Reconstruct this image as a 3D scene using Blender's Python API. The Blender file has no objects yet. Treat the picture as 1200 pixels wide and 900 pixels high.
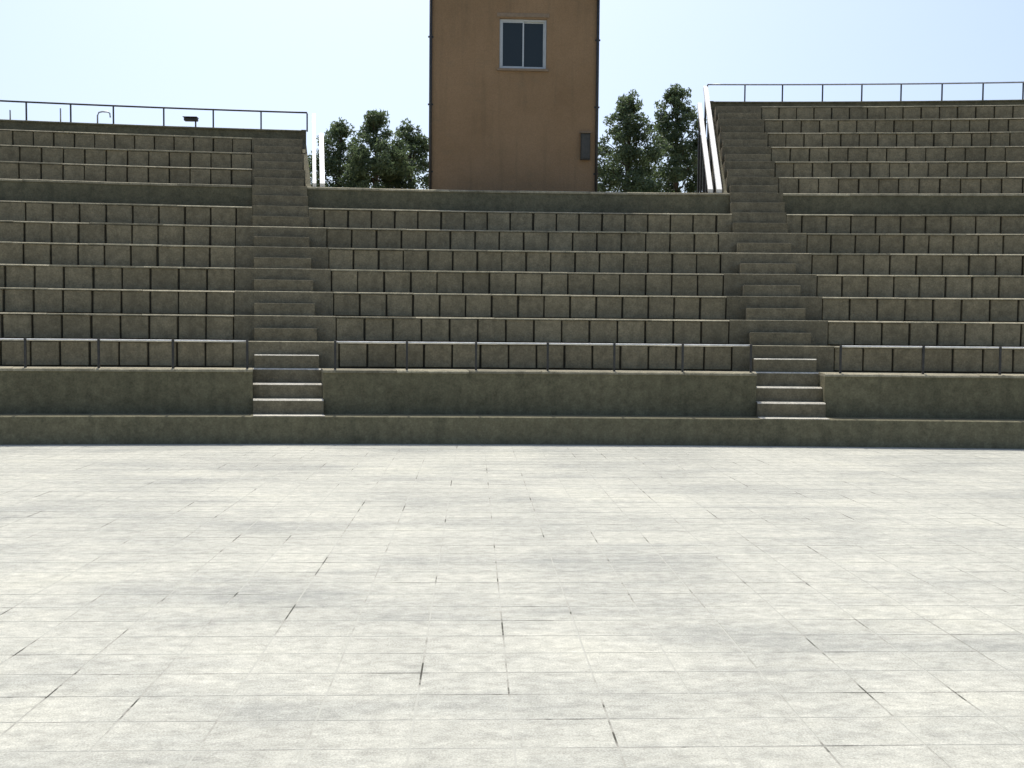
import bpy, bmesh, math, random
from mathutils import Vector, Matrix, noise as mnoise

random.seed(11)
R = math.radians
scene = bpy.context.scene
C = scene.collection

# ------------------------------------------------------------------ camera
EYE = 1.64
cam_d = bpy.data.cameras.new('camera')
cam = bpy.data.objects.new('camera', cam_d)
C.objects.link(cam)
cam_d.sensor_width = 36.0
cam_d.lens = 34.6
cam_d.clip_start = 0.05
cam_d.clip_end = 2000
YAW, PITCH, ROLL = 2.24, 2.58, 0.50       # right, down, right side of the picture lower
cam.matrix_world = (Matrix.Translation((0, 0, EYE)) @ Matrix.Rotation(R(-YAW), 4, 'Z')
                    @ Matrix.Rotation(R(90 - PITCH), 4, 'X') @ Matrix.Rotation(R(ROLL), 4, 'Z'))
scene.camera = cam
VIEW = cam.matrix_world.to_3x3()

# ------------------------------------------------------------------ sky, sun, exposure
SUN_EL, SUN_AZ = 61.0, -7.0              # azimuth from +Y, negative = to the left
w = bpy.data.worlds.new('World')
scene.world = w
w.use_nodes = True
nt = w.node_tree
nt.nodes.clear()
sky = nt.nodes.new('ShaderNodeTexSky')
sky.sky_type = 'NISHITA'
sky.sun_disc = False
sky.sun_elevation = R(SUN_EL)
sky.sun_rotation = R(SUN_AZ)
sky.altitude = 100
sky.air_density = 1.0
sky.dust_density = 4.2
sky.ozone_density = 4.0
bg = nt.nodes.new('ShaderNodeBackground')
bg.inputs['Strength'].default_value = 0.15
out = nt.nodes.new('ShaderNodeOutputWorld')
nt.links.new(sky.outputs[0], bg.inputs[0])
nt.links.new(bg.outputs[0], out.inputs[0])

sd = bpy.data.lights.new('sun', 'SUN')
sd.energy = 3.2
sd.angle = R(0.53)
sd.color = (1.0, 0.97, 0.90)
sun = bpy.data.objects.new('sun', sd)
C.objects.link(sun)
sdir = Vector((math.sin(R(SUN_AZ)) * math.cos(R(SUN_EL)), math.cos(R(SUN_AZ)) * math.cos(R(SUN_EL)), math.sin(R(SUN_EL))))
sun.rotation_euler = sdir.to_track_quat('Z', 'Y').to_euler()
sun.location = sdir * 60

scene.view_settings.view_transform = 'Standard'
scene.view_settings.look = 'None'
scene.view_settings.exposure = 0.36
scene.view_settings.gamma = 1.0
scene.view_settings.use_curve_mapping = False
scene.render.engine = 'CYCLES'
scene.cycles.max_bounces = 6
scene.cycles.use_denoising = True

# ------------------------------------------------------------------ materials
def new_mat(name):
    m = bpy.data.materials.new(name)
    m.use_nodes = True
    n = m.node_tree
    b = n.nodes['Principled BSDF']
    return m, n, b

def _math(n, op, a, b):
    q = n.nodes.new('ShaderNodeMath')
    q.operation = op
    for i, v in enumerate((a, b)):
        if isinstance(v, (int, float)):
            q.inputs[i].default_value = v
        else:
            n.links.new(v, q.inputs[i])
    return q.outputs[0]

def mapped(n, vec, scale):
    mp = n.nodes.new('ShaderNodeMapping')
    mp.inputs['Scale'].default_value = scale
    n.links.new(vec, mp.inputs['Vector'])
    return mp.outputs[0]

def noise(n, vec, scale, detail=5, rough=0.6):
    t = n.nodes.new('ShaderNodeTexNoise')
    t.inputs['Scale'].default_value = scale
    t.inputs['Detail'].default_value = detail
    t.inputs['Roughness'].default_value = rough
    n.links.new(vec, t.inputs['Vector'])
    return t.outputs['Fac']

def ramp(n, fac, stops):
    r = n.nodes.new('ShaderNodeValToRGB')
    e = r.color_ramp.elements
    while len(e) < len(stops):
        e.new(0.5)
    for k, (p, c) in zip(e, stops):
        k.position = p
        k.color = (*c, 1)
    n.links.new(fac, r.inputs[0])
    return r.outputs[0]

def mix(n, fac, a, b, mode='MIX'):
    q = n.nodes.new('ShaderNodeMix')
    q.data_type = 'RGBA'
    q.blend_type = mode
    if isinstance(fac, (int, float)):
        q.inputs[0].default_value = fac
    else:
        n.links.new(fac, q.inputs[0])
    for i, v in ((6, a), (7, b)):
        if isinstance(v, tuple):
            q.inputs[i].default_value = (*v, 1)
        else:
            n.links.new(v, q.inputs[i])
    return q.outputs[2]

def concrete(name, c1, c2, stain, rough=0.9, bump=0.4, rnd=0.25, streak=0.6, big=0.5, fine=35):
    """weathered concrete: patchy tone, fine grain, rain streaks, a tone of its own for each piece"""
    m, n, b = new_mat(name)
    pos = n.nodes.new('ShaderNodeNewGeometry').outputs['Position']
    info = n.nodes.new('ShaderNodeObjectInfo').outputs['Random']
    col = ramp(n, noise(n, pos, big, 6, 0.65), [(0.3, c1), (0.7, c2)])
    st = noise(n, mapped(n, pos, (3.2, 3.2, 0.45)), 1.6, 5, 0.6)
    stf = ramp(n, st, [(0.48, (0, 0, 0)), (0.72, (streak,) * 3)])
    col = mix(n, stf, col, stain)
    grain = noise(n, pos, fine, 4, 0.7)
    gcol = ramp(n, grain, [(0.25, (0.66,) * 3), (0.75, (1.25,) * 3)])
    col = mix(n, 1.0, col, gcol, 'MULTIPLY')
    blot = noise(n, pos, 7.5, 6, 0.75)
    col = mix(n, 1.0, col, ramp(n, blot, [(0.34, (0.74,) * 3), (0.66, (1.2,) * 3)]), 'MULTIPLY')
    tone = n.nodes.new('ShaderNodeMapRange')
    tone.inputs['To Min'].default_value = 1 - rnd
    tone.inputs['To Max'].default_value = 1 + rnd
    n.links.new(info, tone.inputs['Value'])
    comb = n.nodes.new('ShaderNodeCombineXYZ')
    for i in range(3):
        n.links.new(tone.outputs[0], comb.inputs[i])
    col = mix(n, 1.0, col, comb.outputs[0], 'MULTIPLY')
    n.links.new(col, b.inputs['Base Color'])
    b.inputs['Roughness'].default_value = rough
    b.inputs['Specular IOR Level'].default_value = 0.25
    bp = n.nodes.new('ShaderNodeBump')
    bp.inputs['Strength'].default_value = bump
    bp.inputs['Distance'].default_value = 0.01
    h = _math(n, 'ADD', grain, _math(n, 'MULTIPLY', noise(n, pos, 6, 4, 0.6), 1.5))
    n.links.new(h, bp.inputs['Height'])
    n.links.new(bp.outputs[0], b.inputs['Normal'])
    return m

M = {}
M['seat'] = concrete('seat_concrete', (0.192, 0.162, 0.098), (0.275, 0.233, 0.145), (0.135, 0.117, 0.073), rnd=0.09, streak=0.45)
M['core'] = concrete('joint_concrete', (0.058, 0.051, 0.035), (0.085, 0.075, 0.05), (0.04, 0.037, 0.026), rnd=0.05)
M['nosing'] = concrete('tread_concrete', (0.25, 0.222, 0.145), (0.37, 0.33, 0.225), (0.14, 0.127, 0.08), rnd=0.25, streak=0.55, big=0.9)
M['sunlit'] = concrete('sunlit_tread_concrete', (0.46, 0.43, 0.34), (0.60, 0.56, 0.46), (0.34, 0.31, 0.24), rnd=0.1, streak=0.3, big=0.9)  # for the tops of the low steps, sunlight painted in as a paler tone
M['wall'] = concrete('wall_concrete', (0.145, 0.130, 0.075), (0.20, 0.178, 0.103), (0.105, 0.10, 0.058), rnd=0.06, streak=0.6, big=0.35)
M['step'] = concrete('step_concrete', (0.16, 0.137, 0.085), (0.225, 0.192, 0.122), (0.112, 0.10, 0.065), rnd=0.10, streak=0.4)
M['ledge'] = concrete('ledge_concrete', (0.145, 0.130, 0.077), (0.20, 0.178, 0.105), (0.105, 0.10, 0.06), rnd=0.08, streak=0.6, big=0.4)
M['upper_wall'] = concrete('parapet_concrete', (0.12, 0.112, 0.068), (0.17, 0.153, 0.093), (0.085, 0.084, 0.052), rnd=0.08)
M['terrace'] = concrete('terrace_soil', (0.25, 0.21, 0.15), (0.36, 0.31, 0.22), (0.2, 0.18, 0.12), rnd=0.0, bump=0.8)
M['ground'] = concrete('ground_soil', (0.27, 0.23, 0.16), (0.38, 0.33, 0.24), (0.18, 0.18, 0.1), rnd=0.0, bump=0.8, big=0.08)

def floor_material():
    m, n, b = new_mat('floor_slab_stone')
    pos = n.nodes.new('ShaderNodeNewGeometry').outputs['Position']
    info = n.nodes.new('ShaderNodeObjectInfo').outputs['Random']
    col = ramp(n, noise(n, pos, 0.55, 7, 0.65), [(0.3, (0.385, 0.38, 0.32)), (0.55, (0.485, 0.475, 0.395)), (0.75, (0.545, 0.53, 0.425))])
    # wash and dust streaks running across the stage
    dirt = noise(n, mapped(n, pos, (0.4, 1.2, 1)), 0.9, 8, 0.72)
    df = ramp(n, dirt, [(0.46, (0, 0, 0)), (0.70, (0.75,) * 3)])
    col = mix(n, df, col, (0.25, 0.257, 0.23))
    mot = noise(n, mapped(n, pos, (1, 1.6, 1)), 9.0, 6, 0.8)
    col = mix(n, 1.0, col, ramp(n, mot, [(0.36, (0.76,) * 3), (0.64, (1.16,) * 3)]), 'MULTIPLY')
    spot = noise(n, pos, 4.5, 6, 0.75)
    sf = ramp(n, spot, [(0.57, (0, 0, 0)), (0.78, (0.42,) * 3)])
    col = mix(n, sf, col, (0.25, 0.25, 0.225))
    grain = noise(n, pos, 110, 3, 0.75)
    col = mix(n, 1.0, col, ramp(n, grain, [(0.3, (0.66,) * 3), (0.7, (1.2,) * 3)]), 'MULTIPLY')
    tone = n.nodes.new('ShaderNodeMapRange')
    tone.inputs['To Min'].default_value = 0.985
    tone.inputs['To Max'].default_value = 1.015
    n.links.new(info, tone.inputs['Value'])
    comb = n.nodes.new('ShaderNodeCombineXYZ')
    for i in range(3):
        n.links.new(tone.outputs[0], comb.inputs[i])
    col = mix(n, 1.0, col, comb.outputs[0], 'MULTIPLY')
    n.links.new(col, b.inputs['Base Color'])
    b.inputs['Roughness'].default_value = 0.8
    b.inputs['Specular IOR Level'].default_value = 0.3
    bp = n.nodes.new('ShaderNodeBump')
    bp.inputs['Strength'].default_value = 0.35
    bp.inputs['Distance'].default_value = 0.006
    n.links.new(_math(n, 'ADD', grain, spot), bp.inputs['Height'])
    n.links.new(bp.outputs[0], b.inputs['Normal'])
    return m
M['slab'] = floor_material()

def mortar_material():
    m, n, b = new_mat('floor_mortar')
    pos = n.nodes.new('ShaderNodeNewGeometry').outputs['Position']
    f = noise(n, pos, 1.4, 7, 0.68)
    col = ramp(n, f, [(0.50, (0.385, 0.378, 0.32)), (0.57, (0.28, 0.27, 0.225)), (0.605, (0.05, 0.047, 0.033))])
    n.links.new(col, b.inputs['Base Color'])
    b.inputs['Roughness'].default_value = 0.95
    return m
M['mortar'] = mortar_material()

def plaster_material():
    m, n, b = new_mat('tower_plaster')
    pos = n.nodes.new('ShaderNodeNewGeometry').outputs['Position']
    col = ramp(n, noise(n, pos, 0.7, 6, 0.65), [(0.3, (0.245, 0.158, 0.083)), (0.7, (0.315, 0.206, 0.113))])
    st = noise(n, mapped(n, pos, (4.0, 4.0, 0.25)), 1.5, 5, 0.6)
    col = mix(n, ramp(n, st, [(0.5, (0, 0, 0)), (0.75, (0.5,) * 3)]), col, (0.18, 0.13, 0.075))
    patch = noise(n, mapped(n, pos, (1, 1, 2.2)), 2.3, 6, 0.75)
    col = mix(n, ramp(n, patch, [(0.56, (0, 0, 0)), (0.72, (0.45,) * 3)]), col, (0.21, 0.16, 0.095))
    grain = noise(n, pos, 45, 4, 0.7)
    col = mix(n, 1.0, col, ramp(n, grain, [(0.3, (0.85,) * 3), (0.7, (1.1,) * 3)]), 'MULTIPLY')
    n.links.new(col, b.inputs['Base Color'])
    b.inputs['Roughness'].default_value = 0.92
    b.inputs['Specular IOR Level'].default_value = 0.2
    bp = n.nodes.new('ShaderNodeBump')
    bp.inputs['Strength'].default_value = 0.5
    bp.inputs['Distance'].default_value = 0.012
    n.links.new(_math(n, 'ADD', grain, patch), bp.inputs['Height'])
    n.links.new(bp.outputs[0], b.inputs['Normal'])
    return m
M['plaster'] = plaster_material()

def plain(name, col, rough=0.5, metal=0.0, wear=0.25, scale=14):
    m, n, b = new_mat(name)
    pos = n.nodes.new('ShaderNodeNewGeometry').outputs['Position']
    lo = tuple(c * (1 - wear) for c in col)
    n.links.new(ramp(n, noise(n, pos, scale, 5, 0.65), [(0.35, lo), (0.65, col)]), b.inputs['Base Color'])
    b.inputs['Roughness'].default_value = rough
    b.inputs['Metallic'].default_value = metal
    return m
M['white_paint'] = plain('white_paint', (0.80, 0.77, 0.70), 0.55, 0, 0.15)
M['rail_paint'] = plain('pale_rail_paint', (0.85, 0.82, 0.74), 0.75, 0.0, 0.25)
M['dark_metal'] = plain('dark_weathered_metal', (0.06, 0.058, 0.052), 0.55, 0.4, 0.4)
M['grey_metal'] = plain('grey_galvanised_metal', (0.42, 0.43, 0.45), 0.45, 0.6, 0.3)
M['alu'] = plain('white_window_frame', (0.52, 0.54, 0.52), 0.4, 0.1, 0.1)
M['box'] = plain('meter_box_metal', (0.07, 0.065, 0.05), 0.5, 0.3, 0.35)
M['trim'] = plain('tan_trim', (0.26, 0.19, 0.12), 0.8, 0, 0.2)
M['bark'] = plain('tree_bark', (0.12, 0.09, 0.06), 0.9, 0, 0.4)
M['curtain'] = plain('window_blind', (0.16, 0.17, 0.17), 0.9, 0, 0.3)

def glass_material():
    m, n, b = new_mat('window_glass')
    b.inputs['Base Color'].default_value = (0.02, 0.026, 0.025, 1)
    b.inputs['Roughness'].default_value = 0.06
    b.inputs['Specular IOR Level'].default_value = 0.35
    return m
M['glass'] = glass_material()

def leaf_material(name, a, c):
    m, n, b = new_mat(name)
    pos = n.nodes.new('ShaderNodeNewGeometry').outputs['Position']
    rnd = n.nodes.new('ShaderNodeNewGeometry').outputs['Random Per Island']
    f = _math(n, 'ADD', _math(n, 'MULTIPLY', noise(n, pos, 1.6, 3, 0.6), 0.6), _math(n, 'MULTIPLY', rnd, 0.4))
    col = ramp(n, f, [(0.3, a), (0.7, c)])
    n.links.new(col, b.inputs['Base Color'])
    b.inputs['Roughness'].default_value = 0.55
    tr = n.nodes.new('ShaderNodeBsdfTranslucent')
    n.links.new(col, tr.inputs[0])
    ms = n.nodes.new('ShaderNodeMixShader')
    ms.inputs[0].default_value = 0.5
    o = n.nodes['Material Output']
    n.links.new(b.outputs[0], ms.inputs[1])
    n.links.new(tr.outputs[0], ms.inputs[2])
    n.links.new(ms.outputs[0], o.inputs[0])
    return m
M['leaf'] = leaf_material('dark_foliage', (0.08, 0.115, 0.055), (0.17, 0.225, 0.105))

# ------------------------------------------------------------------ object helpers
def link(o, parent=None):
    C.objects.link(o)
    if parent is not None:
        o.parent = parent
    return o

def tag(o, label=None, cat=None, group=None, kind=None):
    for k, v in (('label', label), ('category', cat), ('group', group), ('kind', kind)):
        if v:
            o[k] = v
    return o

def thing(name, label, cat, group=None):
    o = bpy.data.objects.new(name, None)
    o.empty_display_size = 0.2
    link(o)
    return tag(o, label, cat, group)

def mesh_obj(name, verts, faces, mat, parent=None, smooth=False):
    me = bpy.data.meshes.new(name)
    me.from_pydata([tuple(v) for v in verts], [], faces)
    bm = bmesh.new()
    bm.from_mesh(me)
    bmesh.ops.recalc_face_normals(bm, faces=bm.faces)
    bm.to_mesh(me)
    bm.free()
    me.materials.append(mat)
    if smooth:
        for p in me.polygons:
            p.use_smooth = True
    return link(bpy.data.objects.new(name, me), parent)

def box_mesh(name, x0, x1, y0, y1, z0, z1, mat, bevel=0.0, jit=0.0, seg=1):
    bm = bmesh.new()
    vs = [bm.verts.new((x + random.uniform(-jit, jit), y + random.uniform(-jit, jit), z + random.uniform(-jit, jit)))
          for z in (z0, z1) for y in (y0, y1) for x in (x0, x1)]
    for f in ((0, 2, 3, 1), (4, 5, 7, 6), (0, 1, 5, 4), (2, 6, 7, 3), (0, 4, 6, 2), (1, 3, 7, 5)):
        bm.faces.new([vs[i] for i in f])
    if bevel:
        bmesh.ops.bevel(bm, geom=bm.edges[:], offset=bevel, segments=seg, affect='EDGES', clamp_overlap=True)
    bmesh.ops.recalc_face_normals(bm, faces=bm.faces)
    me = bpy.data.meshes.new(name)
    bm.to_mesh(me)
    bm.free()
    me.materials.append(mat)
    return me

def box(name, x0, x1, y0, y1, z0, z1, mat, parent=None, bevel=0.0):
    return link(bpy.data.objects.new(name, box_mesh(name, x0, x1, y0, y1, z0, z1, mat, bevel)), parent)

def tube(name, pts, r, mat, parent=None, n=10):
    """round bar through a list of points"""
    pts = [Vector(p) for p in pts]
    verts, faces = [], []
    for i, p in enumerate(pts):
        d = (pts[min(i + 1, len(pts) - 1)] - pts[max(i - 1, 0)]).normalized()
        up = Vector((0, 0, 1)) if abs(d.z) < 0.95 else Vector((0, 1, 0))
        a = d.cross(up).normalized()
        b = a.cross(d).normalized()
        for k in range(n):
            t = 2 * math.pi * k / n
            verts.append(p + a * math.cos(t) * r + b * math.sin(t) * r)
    for i in range(len(pts) - 1):
        for k in range(n):
            faces.append((i * n + k, i * n + (k + 1) % n, (i + 1) * n + (k + 1) % n, (i + 1) * n + k))
    faces.append(tuple(range(n)))
    faces.append(tuple(range((len(pts) - 1) * n, len(pts) * n)))
    return mesh_obj(name, verts, faces, mat, parent, True)

# the seating is laid out on a shallow arc round the stage
SC, RAD = 1.0, 85.0
def ycurve(s, D):
    return D - (s - SC) ** 2 / (2 * RAD)
def yaw_at(s):
    return math.atan(-(s - SC) / RAD)
def P(s, D, z):
    return Vector((s, ycurve(s, D), z))

def sweep(name, prof, fa, fb, mat, parent=None, step=0.7, dz=0.0, top=None):
    """closed (depth, height) outline swept along the arc between two radial ends"""
    fa_ = fa if callable(fa) else (lambda D: fa)
    fb_ = fb if callable(fb) else (lambda D: fb)
    L = abs(fb_(prof[0][0]) - fa_(prof[0][0]))
    n = max(1, int(math.ceil(L / step)))
    k = len(prof)
    verts, faces = [], []
    for i in range(n + 1):
        t = i / n
        for (D, z) in prof:
            s = fa_(D) * (1 - t) + fb_(D) * t
            verts.append(P(s, D, z + dz))
    for i in range(n):
        for j in range(k):
            faces.append((i * k + j, i * k + (j + 1) % k, (i + 1) * k + (j + 1) % k, (i + 1) * k + j))
    faces.append(tuple(range(k)))
    faces.append(tuple(range(n * k, (n + 1) * k)))
    o = mesh_obj(name, verts, faces, mat, parent)
    if top:                                   # paler treads than risers: sunlight put into the top colour
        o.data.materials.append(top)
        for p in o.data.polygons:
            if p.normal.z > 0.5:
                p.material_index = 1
    return o

def rect(D0, D1, z0, z1, c=0.0):
    """outline of a block; c = chamfer of the front top edge"""
    if c:
        return [(D0, z0), (D0, z1 - c), (D0 + 1.8 * c, z1), (D1, z1), (D1, z0)]
    return [(D0, z0), (D0, z1), (D1, z1), (D1, z0)]

# ------------------------------------------------------------------ dimensions
D_LEDGE, Z_LEDGE = 15.35, 0.43
D_WALL, Z_WALL = 15.85, 1.14
D_ROW1, T_LOW, H_LOW = 16.65, 0.55, 0.44
N_LOW = 7
def Drow(k): return D_ROW1 + T_LOW * (k - 1)
def Zrow(k): return Z_WALL + H_LOW * k
D_POD, Z_POD = 20.50, 4.72
T_UP, H_UP = 0.58, 0.433
def Dup(k): return D_POD + 0.02 + T_UP * k
def Zup(k): return Z_POD + H_UP * k
def aisleL(D): return -2.87 - 0.22 * (D - 15.5)
def aisleR(D): return 5.08 + 0.15 * (D - 15.5)
HALF, PLAIN = 0.55, 0.86
END_L = lambda D: -0.50 * D - 1.6
END_R = lambda D: 0.57 * D + 1.6
def off(f, d): return lambda D: f(D) + d

# ------------------------------------------------------------------ ground, terrace, stage floor
g = mesh_obj('ground', [(-900, -900, -0.06), (900, -900, -0.06), (900, 900, -0.06), (-900, 900, -0.06)], [(0, 1, 2, 3)], M['ground'])
tag(g, kind='structure')
tr_ = sweep('terrace', [(20.72, -0.05), (20.72, 4.66), (60, 4.66), (74, -0.05)], -34.0, 36.0, M['terrace'], step=2.0)
tag(tr_, kind='structure')

stage = mesh_obj('stage_floor', [(-26, -18, -0.0009), (28, -18, -0.0009), (28, 15.8, -0.0009), (-26, 15.8, -0.0009)], [(0, 1, 2, 3)], M['mortar'])
tag(stage, kind='structure')
SW, SDp, GAP = 0.42, 0.30, 0.009
X0, Y0 = 0.174, 4.18
slab_meshes = [box_mesh('slab', -SW / 2 + GAP / 2, SW / 2 - GAP / 2, -SDp / 2 + GAP / 2, SDp / 2 - GAP / 2, -0.04, 0.0, M['slab'], 0.0003, 0.0003) for _ in range(8)]
fwd = Vector((math.sin(R(YAW)), math.cos(R(YAW)), 0))
cells = []
for j in range(-74, 39):
    for i in range(-62, 66):
        x, y = X0 + SW * (i + 0.5), Y0 + SDp * (j + 0.5)
        if y + SDp / 2 > D_LEDGE - (x - SC) ** 2 / (2 * RAD) + 0.28 or abs(x) > 25.5:
            continue
        cells.append((x, y))
def seen(x, y):
    if y < 3.4:
        return False
    p = (x - 0.0) / y
    return -0.505 < p < 0.585
near = sorted([c for c in cells if seen(*c)], key=lambda c: c[1])[:300]
near_set = set(near)
for (x, y) in near:
    o = link(bpy.data.objects.new('slab', random.choice(slab_meshes)), stage)
    o.location = (x, y, random.uniform(-0.0002, 0.0002))
    o.rotation_euler = (random.uniform(-.0003, .0003), random.uniform(-.0003, .0003), random.choice((0, math.pi)))
vv, ff = [], []
for (x, y) in cells:
    if (x, y) in near_set:
        continue
    a, b_, z = SW / 2 - GAP / 2, SDp / 2 - GAP / 2, random.uniform(-0.0002, 0.0002)
    k = len(vv)
    for zz in (-0.03, z):
        vv += [(x - a, y - b_, zz), (x + a, y - b_, zz), (x + a, y + b_, zz), (x - a, y + b_, zz)]
    ff += [(k + 4, k + 5, k + 6, k + 7)] + [(k + q, k + (q + 1) % 4, k + 4 + (q + 1) % 4, k + 4 + q) for q in range(4)]
rest = mesh_obj('paving_slabs', vv, ff, M['slab'], stage)
rest['kind'] = 'stuff'

# ------------------------------------------------------------------ ledge and front wall
led = sweep('concrete_ledge', rect(D_LEDGE, D_WALL + 0.12, -0.02, Z_LEDGE, 0.012), END_L, END_R, M['ledge'])
tag(led, 'long low concrete ledge running along the edge of the bright stage floor', 'ledge')

def front_wall(fa, fb, label):
    t = thing('front_parapet', label, 'wall', 'front retaining walls')
    sweep('wall', rect(D_WALL, D_ROW1 + 0.05, Z_LEDGE - 0.3, Z_WALL - 0.05), fa, fb, M['wall'], t)
    # coping slabs along the top
    mid = 0.5 * (D_WALL + D_ROW1)
    a, b = fa(mid), fb(mid)
    n = max(1, round((b - a) / 1.22))
    for i in range(n):
        t0, t1 = i / n, (i + 1) / n
        g0 = 0.003 if i else 0.0
        g1 = 0.003 if i < n - 1 else 0.0
        c = random.uniform(0.014, 0.024)
        fa_i = lambda D, t0=t0, g0=g0: fa(D) + (fb(D) - fa(D)) * t0 + g0
        fb_i = lambda D, t1=t1, g1=g1: fa(D) + (fb(D) - fa(D)) * t1 - g1
        sweep('coping_slab', rect(D_WALL - 0.018, D_ROW1 + 0.045, Z_WALL - 0.05, Z_WALL, c), fa_i, fb_i, M['nosing'], t, dz=random.uniform(-.002, .002))
    return t
front_wall(END_L, off(aisleL, -HALF), 'plain concrete front wall left of the left staircase, above the ledge')
front_wall(off(aisleL, HALF), off(aisleR, -HALF), 'long plain concrete front wall between the two staircases, above the ledge')
front_wall(off(aisleR, HALF), END_R, 'plain concrete front wall right of the right staircase, above the ledge')

# ------------------------------------------------------------------ seating banks
def block_set(w, h, d, mat, n=7):
    return [box_mesh('seat_block', -w / 2, w / 2, 0, d, 0, h, mat, 0.009, 0.004) for _ in range(n)]
sets = {}
def seat_row(parent, k, fa, fb, Dk, z0, z1, Dn, pitch, endpad=(0, 0), skip=None):
    """one tier: dark core, seat blocks along its front, tread slabs on top"""
    core = sweep('tier', rect(Dk + 0.055, Dn + 0.055, 0.0 if z0 < 4.5 else 4.6, z1 - 0.03), fa, fb, M['core'], parent)
    a, b = fa(Dk) + endpad[0], fb(Dk) - endpad[1]
    n = max(1, round((b - a) / pitch))
    pw = (b - a) / n
    key = (round(pw, 3), round(z1 - z0, 3))
    if key not in sets:
        sets[key] = block_set(pw - (0.031 if z0 < 4.5 else 0.025), (z1 - z0) - 0.03 - 0.022, 0.10, M['seat'])
    for i in range(n):
        s = a + (i + 0.5) * pw
        o = link(bpy.data.objects.new('seat_block', random.choice(sets[key])), core)
        o.location = P(s + random.uniform(-.006, .006), Dk + random.uniform(-.006, .008), z0 + 0.02)
        o.rotation_euler = (random.uniform(-.008, .008), 0, yaw_at(s) + random.uniform(-.008, .008))
    for pad, e, sg in ((endpad[0], fa, 1), (endpad[1], fb, -1)):
        if pad > 0.05:
            e0 = off(e, sg * 0.0)
            e1 = off(e, sg * (pad - 0.02))
            sweep('end_block', rect(Dk, Dk + 0.08, z0 + 0.004, z1 - 0.032), e0, e1, M['seat'], core)
    # tread slabs, three seats long
    a, b = fa(Dk), fb(Dk)
    m = max(1, round((b - a) / (pitch * 3)))
    for i in range(m):
        t0, t1 = i / m, (i + 1) / m
        g0 = 0.003 if i else 0.0
        g1 = 0.003 if i < m - 1 else 0.0
        f0 = lambda D, t0=t0, g0=g0: fa(D) + (fb(D) - fa(D)) * t0 + g0
        f1 = lambda D, t1=t1, g1=g1: fa(D) + (fb(D) - fa(D)) * t1 - g1
        c = random.choice((0.004, 0.007, 0.010, 0.014, 0.017)) + (0.006 if z1 < 2.6 else 0)
        sweep('tread_slab', rect(Dk - 0.014 + random.uniform(-.006, .006), Dn + 0.05, z1 - 0.03, z1, c), f0, f1, M['nosing'], core, dz=random.uniform(-.003, .003))
    return core

def lower_bank(fa, fb, padA, padB, label):
    t = thing('seating_bank', label, 'seating', 'lower seating banks')
    for k in range(1, N_LOW + 1):
        Dn = Drow(k + 1) if k < N_LOW else D_POD
        if k < N_LOW:
            A = off(fa, PLAIN) if padA else fa
            B = off(fb, -PLAIN) if padB else fb
            pad = (0, 0)
        else:
            A = off(fa, HALF) if padA else fa
            B = off(fb, -HALF) if padB else fb
            pad = (PLAIN - HALF if padA else 0, PLAIN - HALF if padB else 0)
        seat_row(t, k, A, B, Drow(k), Zrow(k - 1), Zrow(k), Dn, 0.475, pad)
    return t
lower_bank(END_L, aisleL, False, True, 'lower bank of concrete block seats left of the left staircase')
lower_bank(aisleL, aisleR, True, True, 'central lower bank of concrete block seats in front of the brown tower')
lower_bank(aisleR, END_R, True, False, 'lower bank of concrete block seats right of the right staircase')

# ------------------------------------------------------------------ walls at the back of the lower banks
def podium(name, fa, fb, parent=None):
    w = sweep(name, rect(D_POD, D_POD + 0.28, 4.0, Z_POD - 0.05), fa, fb, M['upper_wall'], parent)
    a, b = fa(D_POD), fb(D_POD)
    n = max(1, round((b - a) / 1.4))
    for i in range(n):
        t0, t1 = i / n, (i + 1) / n
        f0 = lambda D, t0=t0: fa(D) + (fb(D) - fa(D)) * t0 + 0.003
        f1 = lambda D, t1=t1: fa(D) + (fb(D) - fa(D)) * t1 - 0.003
        sweep('coping_slab', rect(D_POD - 0.02, D_POD + 0.30, Z_POD - 0.05, Z_POD, random.uniform(.01, .022)), f0, f1, M['nosing'], w, dz=random.uniform(-.003, .003))
    return w
pw_ = podium('low_parapet', off(aisleL, HALF), off(aisleR, -HALF))
tag(pw_, 'low concrete wall behind the central seats at the foot of the brown tower', 'wall')

# ------------------------------------------------------------------ upper stands
def upper_stand(fa, fb, rows, side, label):
    t = thing('upper_stand', label, 'seating', 'upper stands')
    inner = -1 if side == 'L' else 1
    podium('podium_wall', fa, fb, t)
    for k in range(1, rows + 1):
        seat_row(t, k, fa, fb, Dup(k), Zup(k - 1), Zup(k), Dup(k + 1), 0.42)
    Dt = Dup(rows + 1)
    zt = Zup(rows) + (0.33 if side == 'L' else 0.27)
    e0, e1 = (fa, off(fb, 2 * HALF)) if side == 'L' else (off(fa, -2 * HALF), fb)
    par = sweep('parapet', rect(Dt + 0.06, Dt + 0.26, 4.6, zt - 0.04), e0, e1, M['upper_wall'], t)
    sweep('coping', rect(Dt + 0.03, Dt + 0.29, zt - 0.04, zt, 0.012), e0, e1, M['upper_wall'], par)
    # flank wall with a raking top beside the stair
    fl = (lambda D: aisleL(D) + HALF) if side == 'L' else (lambda D: aisleR(D) - HALF - 0.11)
    sweep('flank_wall', [(D_POD + 0.31, 4.6), (D_POD + 0.31, Z_POD + 0.02), (Dup(1), Z_POD + 0.14), (Dt + 0.06, zt - 0.30), (Dt + 0.06, zt + 0.012), (Dt + 0.31, zt + 0.012), (Dt + 0.31, 4.6)], fl, off(fl, 0.11), M['upper_wall'], t)
    return t, Dt, zt
upL, DtL, ztL = upper_stand(END_L, off(aisleL, -HALF), 3, 'L', 'lower and shorter upper stand of block seats on the left, under a dark railing')
upR, DtR, ztR = upper_stand(off(aisleR, HALF), END_R, 6, 'R', 'taller upper stand of block seats on the right, under a pale railing')

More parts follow.
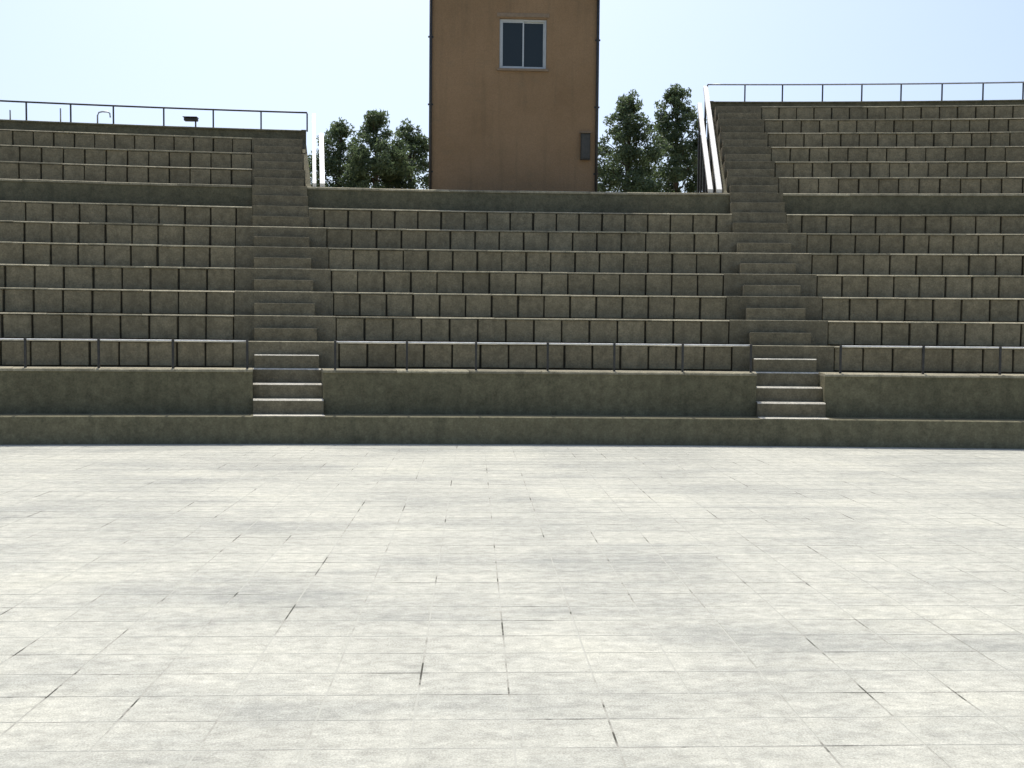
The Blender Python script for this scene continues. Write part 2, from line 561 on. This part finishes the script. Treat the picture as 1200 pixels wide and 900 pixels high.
# ------------------------------------------------------------------ staircases
def staircase(f, rows, label):
    t = thing('staircase', label, 'stairs', 'staircases')
    L, Rr = off(f, -HALF), off(f, HALF)
    # recessed flight through the front wall
    z1, z2 = Z_LEDGE + 0.237, Z_LEDGE + 0.474
    sweep('step', rect(15.70, 16.00, 0.1, z1, 0.02), off(f, -HALF + .004), off(f, HALF - .004), M['step'], t, top=M['sunlit'])
    sweep('step', rect(16.00, 16.30, 0.1, z2, 0.02), off(f, -HALF + .004), off(f, HALF - .004), M['step'], t, top=M['sunlit'])
    sweep('step', rect(16.30, D_ROW1, 0.1, Z_WALL - 0.002, 0.02), off(f, -HALF + .004), off(f, HALF - .004), M['step'], t, top=M['sunlit'])
    sweep('step', rect(D_LEDGE + 0.01, 15.70, Z_LEDGE - 0.01, Z_LEDGE + 0.006, 0.004), off(f, -HALF + .004), off(f, HALF - .004), M['step'], t, top=M['sunlit'])  # thin sheet over the ledge, its pale top painted as a sunlit patch
    l2, r2 = off(f, -HALF + 0.03), off(f, HALF - 0.03)
    for k in range(1, N_LOW):
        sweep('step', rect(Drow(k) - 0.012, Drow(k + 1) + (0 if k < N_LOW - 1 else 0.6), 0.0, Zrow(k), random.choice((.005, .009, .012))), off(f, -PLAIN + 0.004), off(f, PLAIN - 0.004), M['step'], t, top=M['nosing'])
        sweep('half_step', rect(Drow(k) - 0.25, Drow(k) - 0.012, Zrow(k - 1) - 0.02, Zrow(k - 1) + 0.22, 0.014 if k == 1 else 0.003), l2, r2, M['step'], t, top=M['sunlit'] if k == 1 else None)
    # flight cut through the top row and the podium
    z6 = Zrow(N_LOW - 1)
    for i in range(4):
        sweep('step', rect(19.72 + 0.24 * i, (19.72 + 0.24 * (i + 1)) if i < 3 else Dup(1), z6 - 0.02, z6 + 0.235 * (i + 1), 0.002), off(f, -HALF + .004), off(f, HALF - .004), M['step'], t)
    for k in range(1, rows + 1):
        sweep('step', rect(Dup(k), Dup(k + 1) + (0.06 if k == rows else 0), 4.6, Zup(k), 0.002), off(f, -HALF + .004), off(f, HALF - .004), M['step'], t)
        sweep('half_step', rect(Dup(k) - 0.27, Dup(k), Zup(k - 1) - 0.02, Zup(k - 1) + 0.215, 0.002), off(f, -HALF + .05), off(f, HALF - .05), M['step'], t)
    return t
staircase(aisleL, 3, 'concrete staircase up the left aisle, its lowest treads bright in the sun')
staircase(aisleR, 6, 'concrete staircase up the right aisle towards the taller upper stand')

# ------------------------------------------------------------------ low railing on the front wall
def at(px, py, D, curved=True):
    """the point of the arc (or flat plane) at depth D that the photograph shows at a pixel"""
    d = VIEW @ Vector(((px - 600) / 1153.0, (450 - py) / 1153.0, -1))
    y = D
    for _ in range(12):
        s = d.x / d.y * y
        y = ycurve(s, D) if curved else D
    return Vector((s, y, EYE + d.z / d.y * y))
def px_to_s(px, D, py=400):
    return at(px, py, D).x
def front_rail(pxs, label, ends=(0, 0)):
    t = thing('front_railing', label, 'railing', 'low front railings')
    Dr = D_WALL + 0.10
    ss = [px_to_s(p, Dr) for p in pxs]
    for s in ss:
        o = box('post', -0.017, 0.017, -0.017, 0.017, Z_WALL - 0.02, 1.60, M['dark_metal'], t, 0.004)
        o.location = P(s, Dr - 0.012, 0)
        o.rotation_euler = (0, 0, yaw_at(s))
    a, b = ss[0] - ends[0], ss[-1] + ends[1]
    n = max(2, int((b - a) / 0.6))
    tube('rail', [P(a + (b - a) * i / n, Dr + 0.012, 1.578) for i in range(n + 1)], 0.0145, M['rail_paint'], t, 12)
    return t
front_rail([-142, -56, 30, 116, 203, 290], 'low tubular railing on the front wall left of the left staircase', (0.3, 0))
front_rail([393, 477, 558, 642, 720, 800, 880], 'low tubular railing on the front wall between the two staircases')
front_rail([985, 1082, 1172, 1262, 1352], 'low tubular railing on the front wall right of the right staircase', (0, 0.3))

# ------------------------------------------------------------------ railings along the tops of the upper stands
def top_rail(s_list, D, z, h, label, mat):
    t = thing('top_railing', label, 'railing', 'top railings')
    for s in s_list:
        o = box('post', -0.016, 0.016, -0.016, 0.016, z - 0.01, z + h - 0.015, M['dark_metal'], t, 0.004)
        o.location = P(s, D, 0)
        o.rotation_euler = (0, 0, yaw_at(s))
    a, b = s_list[0], s_list[-1]
    n = 24
    tube('rail', [P(a + (b - a) * i / n, D, z + h) for i in range(n + 1)], 0.02, mat, t, 8)
    return t
sL = [px_to_s(p, DtL + 0.16, 130) for p in (-80, -24, 31, 83, 133, 192, 250, 306, 360)]
top_rail(sL, DtL + 0.16, ztL, 0.42, 'thin dark railing along the top of the left upper stand', M['dark_metal'])
sR = [px_to_s(p, DtR + 0.16, 100) for p in (829, 873, 917, 964, 1010, 1056, 1104, 1152, 1199, 1246, 1293)]
top_rail(sR, DtR + 0.16, ztR, 0.44, 'thin pale railing along the top of the taller right upper stand', M['grey_metal'])

# ------------------------------------------------------------------ white raking handrails beside the flanks
def raking_rail(f, sgn, Dt, zt, label, rails):
    t = thing('raking_handrail', label, 'handrail', 'white raking handrails')
    Da, Db = D_POD + 0.18, Dt + 0.16
    za, zb = Z_POD + 0.03, zt + 0.34
    for q, (o0, wd) in enumerate(rails):
        ztop = zb - (0.0 if q == 0 else 0.55)
        Dtop = Db - (0.0 if q == 0 else 0.55)
        a = (lambda D, o0=o0: f(D) + sgn * o0)
        b = (lambda D, o0=o0, wd=wd: f(D) + sgn * (o0 + wd))
        sweep('rail', [(Da, za), (Da - 0.02, za + 0.07), (Dtop, ztop + 0.07), (Dtop + 0.05, ztop)], a, b, M['white_paint'], t)
        nb = 4 if zt < 7 else 5
        for i in range(nb):
            u = 0.06 + 0.92 * i / (nb - 1)
            D = Da + (Dtop - Da) * u
            z = za + (ztop - za) * u
            s = f(D) + sgn * (o0 + wd / 2)
            pb = box('post', -0.022, 0.022, -0.022, 0.022, 4.62, z + 0.03, M['dark_metal'], t)
            pb.location = P(s, D, 0)
    return t
raking_rail(lambda D: aisleL(D_POD) + HALF + 0.11 - 0.165 * (D - D_POD), 1, DtL, ztL, 'pair of white sloping handrails beside the left upper stand', ((0.0, 0.075), (0.15, 0.10)))
raking_rail(off(aisleR, -HALF - 0.11), -1, DtR, ztR, 'pair of white sloping handrails beside the taller right upper stand', ((0.03, 0.11), (0.22, 0.10)))

# ------------------------------------------------------------------ tower
TY, TZ = 22.5, 9.56
TX0, TX1 = at(503, 120, TY, False).x, at(701, 120, TY, False).x
tw = thing('tower', 'square brown plastered tower with one window, rising behind the central seats', 'tower')
def tpx(px): return at(px, 100, TY, False).x
def tpz(px, py): return at(px, py, TY, False).z
wx0, wx1 = tpx(585), tpx(640)
wz0, wz1 = tpz(612, 81), tpz(612, 22)
# walls with a real window opening
vs = []
for y in (TY, TY + 0.28):
    for x in (TX0, wx0, wx1, TX1):
        for z in (4.5, wz0, wz1, TZ):
            vs.append((x, y, z))
def vi(y, x, z): return y * 16 + x * 4 + z
fs = []
for yy in (0, 1):
    for x in range(3):
        for z in range(3):
            if x == 1 and z == 1:
                continue
            fs.append((vi(yy, x, z), vi(yy, x + 1, z), vi(yy, x + 1, z + 1), vi(yy, x, z + 1)))
for (a, b) in (((1, 1), (2, 1)), ((2, 1), (2, 2)), ((2, 2), (1, 2)), ((1, 2), (1, 1))):
    fs.append((vi(0, *a), vi(0, *b), vi(1, *b), vi(1, *a)))
for z in range(3):
    fs.append((vi(0, 0, z), vi(0, 0, z + 1), vi(1, 0, z + 1), vi(1, 0, z)))
    fs.append((vi(0, 3, z), vi(0, 3, z + 1), vi(1, 3, z + 1), vi(1, 3, z)))
for x in range(3):
    fs.append((vi(0, x, 3), vi(0, x + 1, 3), vi(1, x + 1, 3), vi(1, x, 3)))
    fs.append((vi(0, x, 0), vi(0, x + 1, 0), vi(1, x + 1, 0), vi(1, x, 0)))
mesh_obj('wall', vs, fs, M['plaster'], tw)
box('wall', TX0, TX0 + 0.28, TY + 0.28, TY + 3.9, 4.5, TZ, M['plaster'], tw)
box('wall', TX1 - 0.28, TX1, TY + 0.28, TY + 3.9, 4.5, TZ, M['plaster'], tw)
box('wall', TX0 + 0.28, TX1 - 0.28, TY + 3.62, TY + 3.9, 4.5, TZ, M['plaster'], tw)
rf = box('roof', TX0 - 0.03, TX1 + 0.03, TY - 0.10, TY + 4.0, TZ, TZ + 0.26, M['trim'], tw, 0.02)
for sx, sg in ((TX0 + 0.08, 1), (TX1 - 0.24, -1)):
    box('bracket', sx, sx + 0.16, TY - 0.13, TY - 0.003, TZ - 0.16, TZ - 0.002, M['dark_metal'], rf, 0.012)
fw = 0.042
yf = TY + 0.05
def frame_mesh(name, x0, x1, z0, z1, t, y0, y1, mat, parent):
    vs, fs = [], []
    for y in (y0, y1):
        for (a, b) in ((0, 0), (t, t)):
            vs += [(x0 + a, y, z0 + b), (x1 - a, y, z0 + b), (x1 - a, y, z1 - b), (x0 + a, y, z1 - b)]
    for i in range(4):
        j = (i + 1) % 4
        fs += [(i, j, 4 + j, 4 + i), (8 + i, 8 + j, 12 + j, 12 + i), (i, j, 8 + j, 8 + i), (4 + i, 4 + j, 12 + j, 12 + i)]
    return mesh_obj(name, vs, fs, mat, parent)
win = frame_mesh('window', wx0 + 0.004, wx1 - 0.004, wz0 + 0.004, wz1 - 0.004, fw, yf, yf + 0.09, M['alu'], tw)
xm = 0.5 * (wx0 + wx1)
frame_mesh('sash', wx0 + fw, xm + 0.022, wz0 + fw, wz1 - fw, 0.032, yf + 0.012, yf + 0.04, M['alu'], win)
frame_mesh('sash', xm - 0.022, wx1 - fw, wz0 + fw, wz1 - fw, 0.032, yf + 0.045, yf + 0.075, M['alu'], win)
box('pane', wx0 + fw + .03, xm - 0.008, yf + 0.022, yf + 0.028, wz0 + fw + .03, wz1 - fw - .03, M['glass'], win)
box('pane', xm + 0.008, wx1 - fw - .03, yf + 0.055, yf + 0.061, wz0 + fw + .03, wz1 - fw - .03, M['glass'], win)
box('sill', wx0 - 0.05, wx1 + 0.05, TY - 0.05, TY + 0.048, wz0 - 0.05, wz0 + 0.002, M['trim'], win, 0.006)
box('lintel', wx0 - 0.06, wx1 + 0.06, TY - 0.018, TY - 0.001, wz1 + 0.03, wz1 + 0.12, M['trim'], win, 0.005)
# downpipes on the two front corners
for x in (TX0 + 0.03, TX1 - 0.03):
    dp = tube('downpipe', [(x, TY - 0.05, TZ - 0.002), (x, TY - 0.05, 7.2), (x, TY - 0.05, 4.68)], 0.033, M['dark_metal'], tw)
    for z in (5.4, 6.9, 8.4):
        box('bracket', x - 0.06, x + 0.06, TY - 0.012, TY - 0.002, z, z + 0.04, M['dark_metal'], dp)
# small dark wall box low on the right
bx0, bx1 = tpx(681), tpx(692)
bz0, bz1 = tpz(687, 188), tpz(687, 157)
mb = thing('wall_box', 'small dark metal box fixed low on the right of the brown tower', 'wall box')
cb = box('casing', bx0, bx1, TY - 0.09, TY - 0.002, bz0, bz1, M['box'], mb, 0.008)
box('door', bx0 + 0.02, bx1 - 0.02, TY - 0.102, TY - 0.088, bz0 + 0.03, bz1 - 0.03, M['box'], mb, 0.004)
box('hood', bx0 - 0.02, bx1 + 0.02, TY - 0.13, TY - 0.002, bz1, bz1 + 0.025, M['trim'], mb, 0.004)

# ------------------------------------------------------------------ small things behind the left railing
def stub(px, D, top_py, kind, label):
    q = at(px, top_py, D)
    s, z = q.x, q.z
    base = P(s, D, ztL)
    if kind == 'lamp':
        t = thing('floodlight', label, 'lamp')
        tube('post', [P(s + 0.10, D, ztL - 0.01), P(s + 0.10, D, z - 0.05)], 0.018, M['dark_metal'], t)
        h = box('lamp_head', -0.15, 0.15, -0.06, 0.06, -0.05, 0.02, M['dark_metal'], t, 0.012)
        h.location = P(s, D, z)
        v = box('visor', -0.16, 0.16, -0.12, 0.06, 0.021, 0.033, M['dark_metal'], t, 0.003)
        v.location = P(s, D, z)
    elif kind == 'hoop':
        t = tag(tube('bent_pipe', [P(s - 0.12, D, ztL - 0.01), P(s - 0.12, D, z - 0.09), P(s - 0.09, D, z - 0.02), P(s - 0.02, D, z), P(s + 0.10, D, z), P(s + 0.14, D, z - 0.03), P(s + 0.15, D, z - 0.12)], 0.017, M['grey_metal']), label, 'pipe')
    else:
        t = tag(tube('pipe_stub', [P(s, D, ztL - 0.01), P(s, D, z - 0.03), P(s, D, z)], 0.015, M['grey_metal']), label, 'pipe')
    return t
Dq = DtL + 0.22
stub(224, Dq, 139.5, 'lamp', 'small dark lamp head on a short post behind the left railing')
stub(121, Dq, 131, 'hoop', 'grey bent pipe curving over behind the left railing')
stub(12, Dq, 129, 'stub', 'short grey upright pipe behind the left railing, nearest the left edge')
stub(71, Dq, 127, 'stub', 'short grey upright pipe behind the left railing, left of the bent pipe')

# ------------------------------------------------------------------ trees behind the tower
def tree(px, D, top_py, half_w, label, seed, lean=0.0, n_clump=70):
    rng = random.Random(seed)
    q = at(px, top_py, D, False)
    x, ztop = q.x, q.z
    zb = 4.66
    H = ztop - zb
    t = thing('tree', label, 'tree', 'trees behind the seating')
    t.location = (x, D, zb)
    # trunk and limbs
    pts = [(0, 0, -0.05), (lean * 0.2, 0.03, H * 0.3), (lean * 0.5, -0.03, H * 0.6), (lean, 0, H * 0.93)]
    rad = [0.13, 0.10, 0.065, 0.015]
    vs, fs = [], []
    def limb(p, r):
        k0 = len(vs)
        for q, rr in zip(p, r):
            for k in range(7):
                a = 2 * math.pi * k / 7
                vs.append((q[0] + rr * math.cos(a), q[1] + rr * math.sin(a), q[2]))
        for i in range(len(p) - 1):
            for k in range(7):
                fs.append((k0 + i * 7 + k, k0 + i * 7 + (k + 1) % 7, k0 + (i + 1) * 7 + (k + 1) % 7, k0 + (i + 1) * 7 + k))
    limb(pts, rad)
    clumps = []
    for i in range(n_clump):
        u = rng.random() ** 1.15
        h = 0.04 + 0.95 * u
        # crown outline: wide low down, ragged and narrowing above
        ow = half_w * (1.0 if h < 0.55 else max(0.16, 1.0 - ((h - 0.55) / 0.45) ** 1.3 * 0.86)) * rng.uniform(0.72, 1.12)
        a = rng.uniform(0, 2 * math.pi)
        rr = ow * math.sqrt(rng.uniform(0.04, 1.0))
        c = Vector((lean * h + rr * math.cos(a), rr * math.sin(a), h * H))
        cr = rng.uniform(0.16, 0.34) * (1.0 if h < 0.75 else 0.72)
        clumps.append((c, cr))
        if i % 3 == 0:
            hb = max(0.08, h - 0.12) * H
            limb([(lean * hb / H, 0, hb), (c.x * 0.5 + lean * 0.25, c.y * 0.5, hb * 0.5 + c.z * 0.5 - 0.03), tuple(c)], [0.035, 0.022, 0.008])
    mesh_obj('trunk', vs, fs, M['bark'], t, True)
    lv, lf = [], []
    for (c, cr) in clumps:
        for _ in range(int(105 * (cr / 0.25) ** 2)):
            d = Vector((rng.gauss(0, 1), rng.gauss(0, 1), rng.gauss(0, 0.8)))
            d = d.normalized() * cr * rng.random() ** 0.45
            p = c + d
            nrm = Vector((rng.gauss(0, 1), rng.gauss(0, 1), rng.gauss(0.4, 1))).normalized()
            u_ = nrm.orthogonal().normalized()
            u_.rotate(Matrix.Rotation(rng.uniform(0, 6.28), 3, nrm))
            v_ = nrm.cross(u_)
            L, W = rng.uniform(0.05, 0.10), rng.uniform(0.018, 0.035)
            k = len(lv)
            lv += [p - u_ * L, p + v_ * W + nrm * 0.008, p + u_ * L, p - v_ * W + nrm * 0.008]
            lf.append((k, k + 1, k + 2, k + 3))
    me = bpy.data.meshes.new('crown')
    me.from_pydata([tuple(v) for v in lv], [], lf)
    me.materials.append(M['leaf'])
    cr_ = link(bpy.data.objects.new('crown', me), t)
    cr_['kind'] = 'stuff'
    return t
tree(397, 33.0, 143, 1.2, 'bushy green tree nearest the left upper stand', 3, 0.05, 150)
tree(440, 32.0, 131, 1.2, 'tallest of the green trees left of the tower', 5, 0.05, 160)
tree(482, 33.5, 147, 1.25, 'bushy green tree just left of the brown tower', 8, -0.05, 155)
tree(735, 32.5, 108, 1.3, 'green tree just right of the brown tower', 13, 0.1, 190)
tree(794, 33.5, 102, 1.32, 'tall green tree nearest the right upper stand', 21, 0.0, 220)
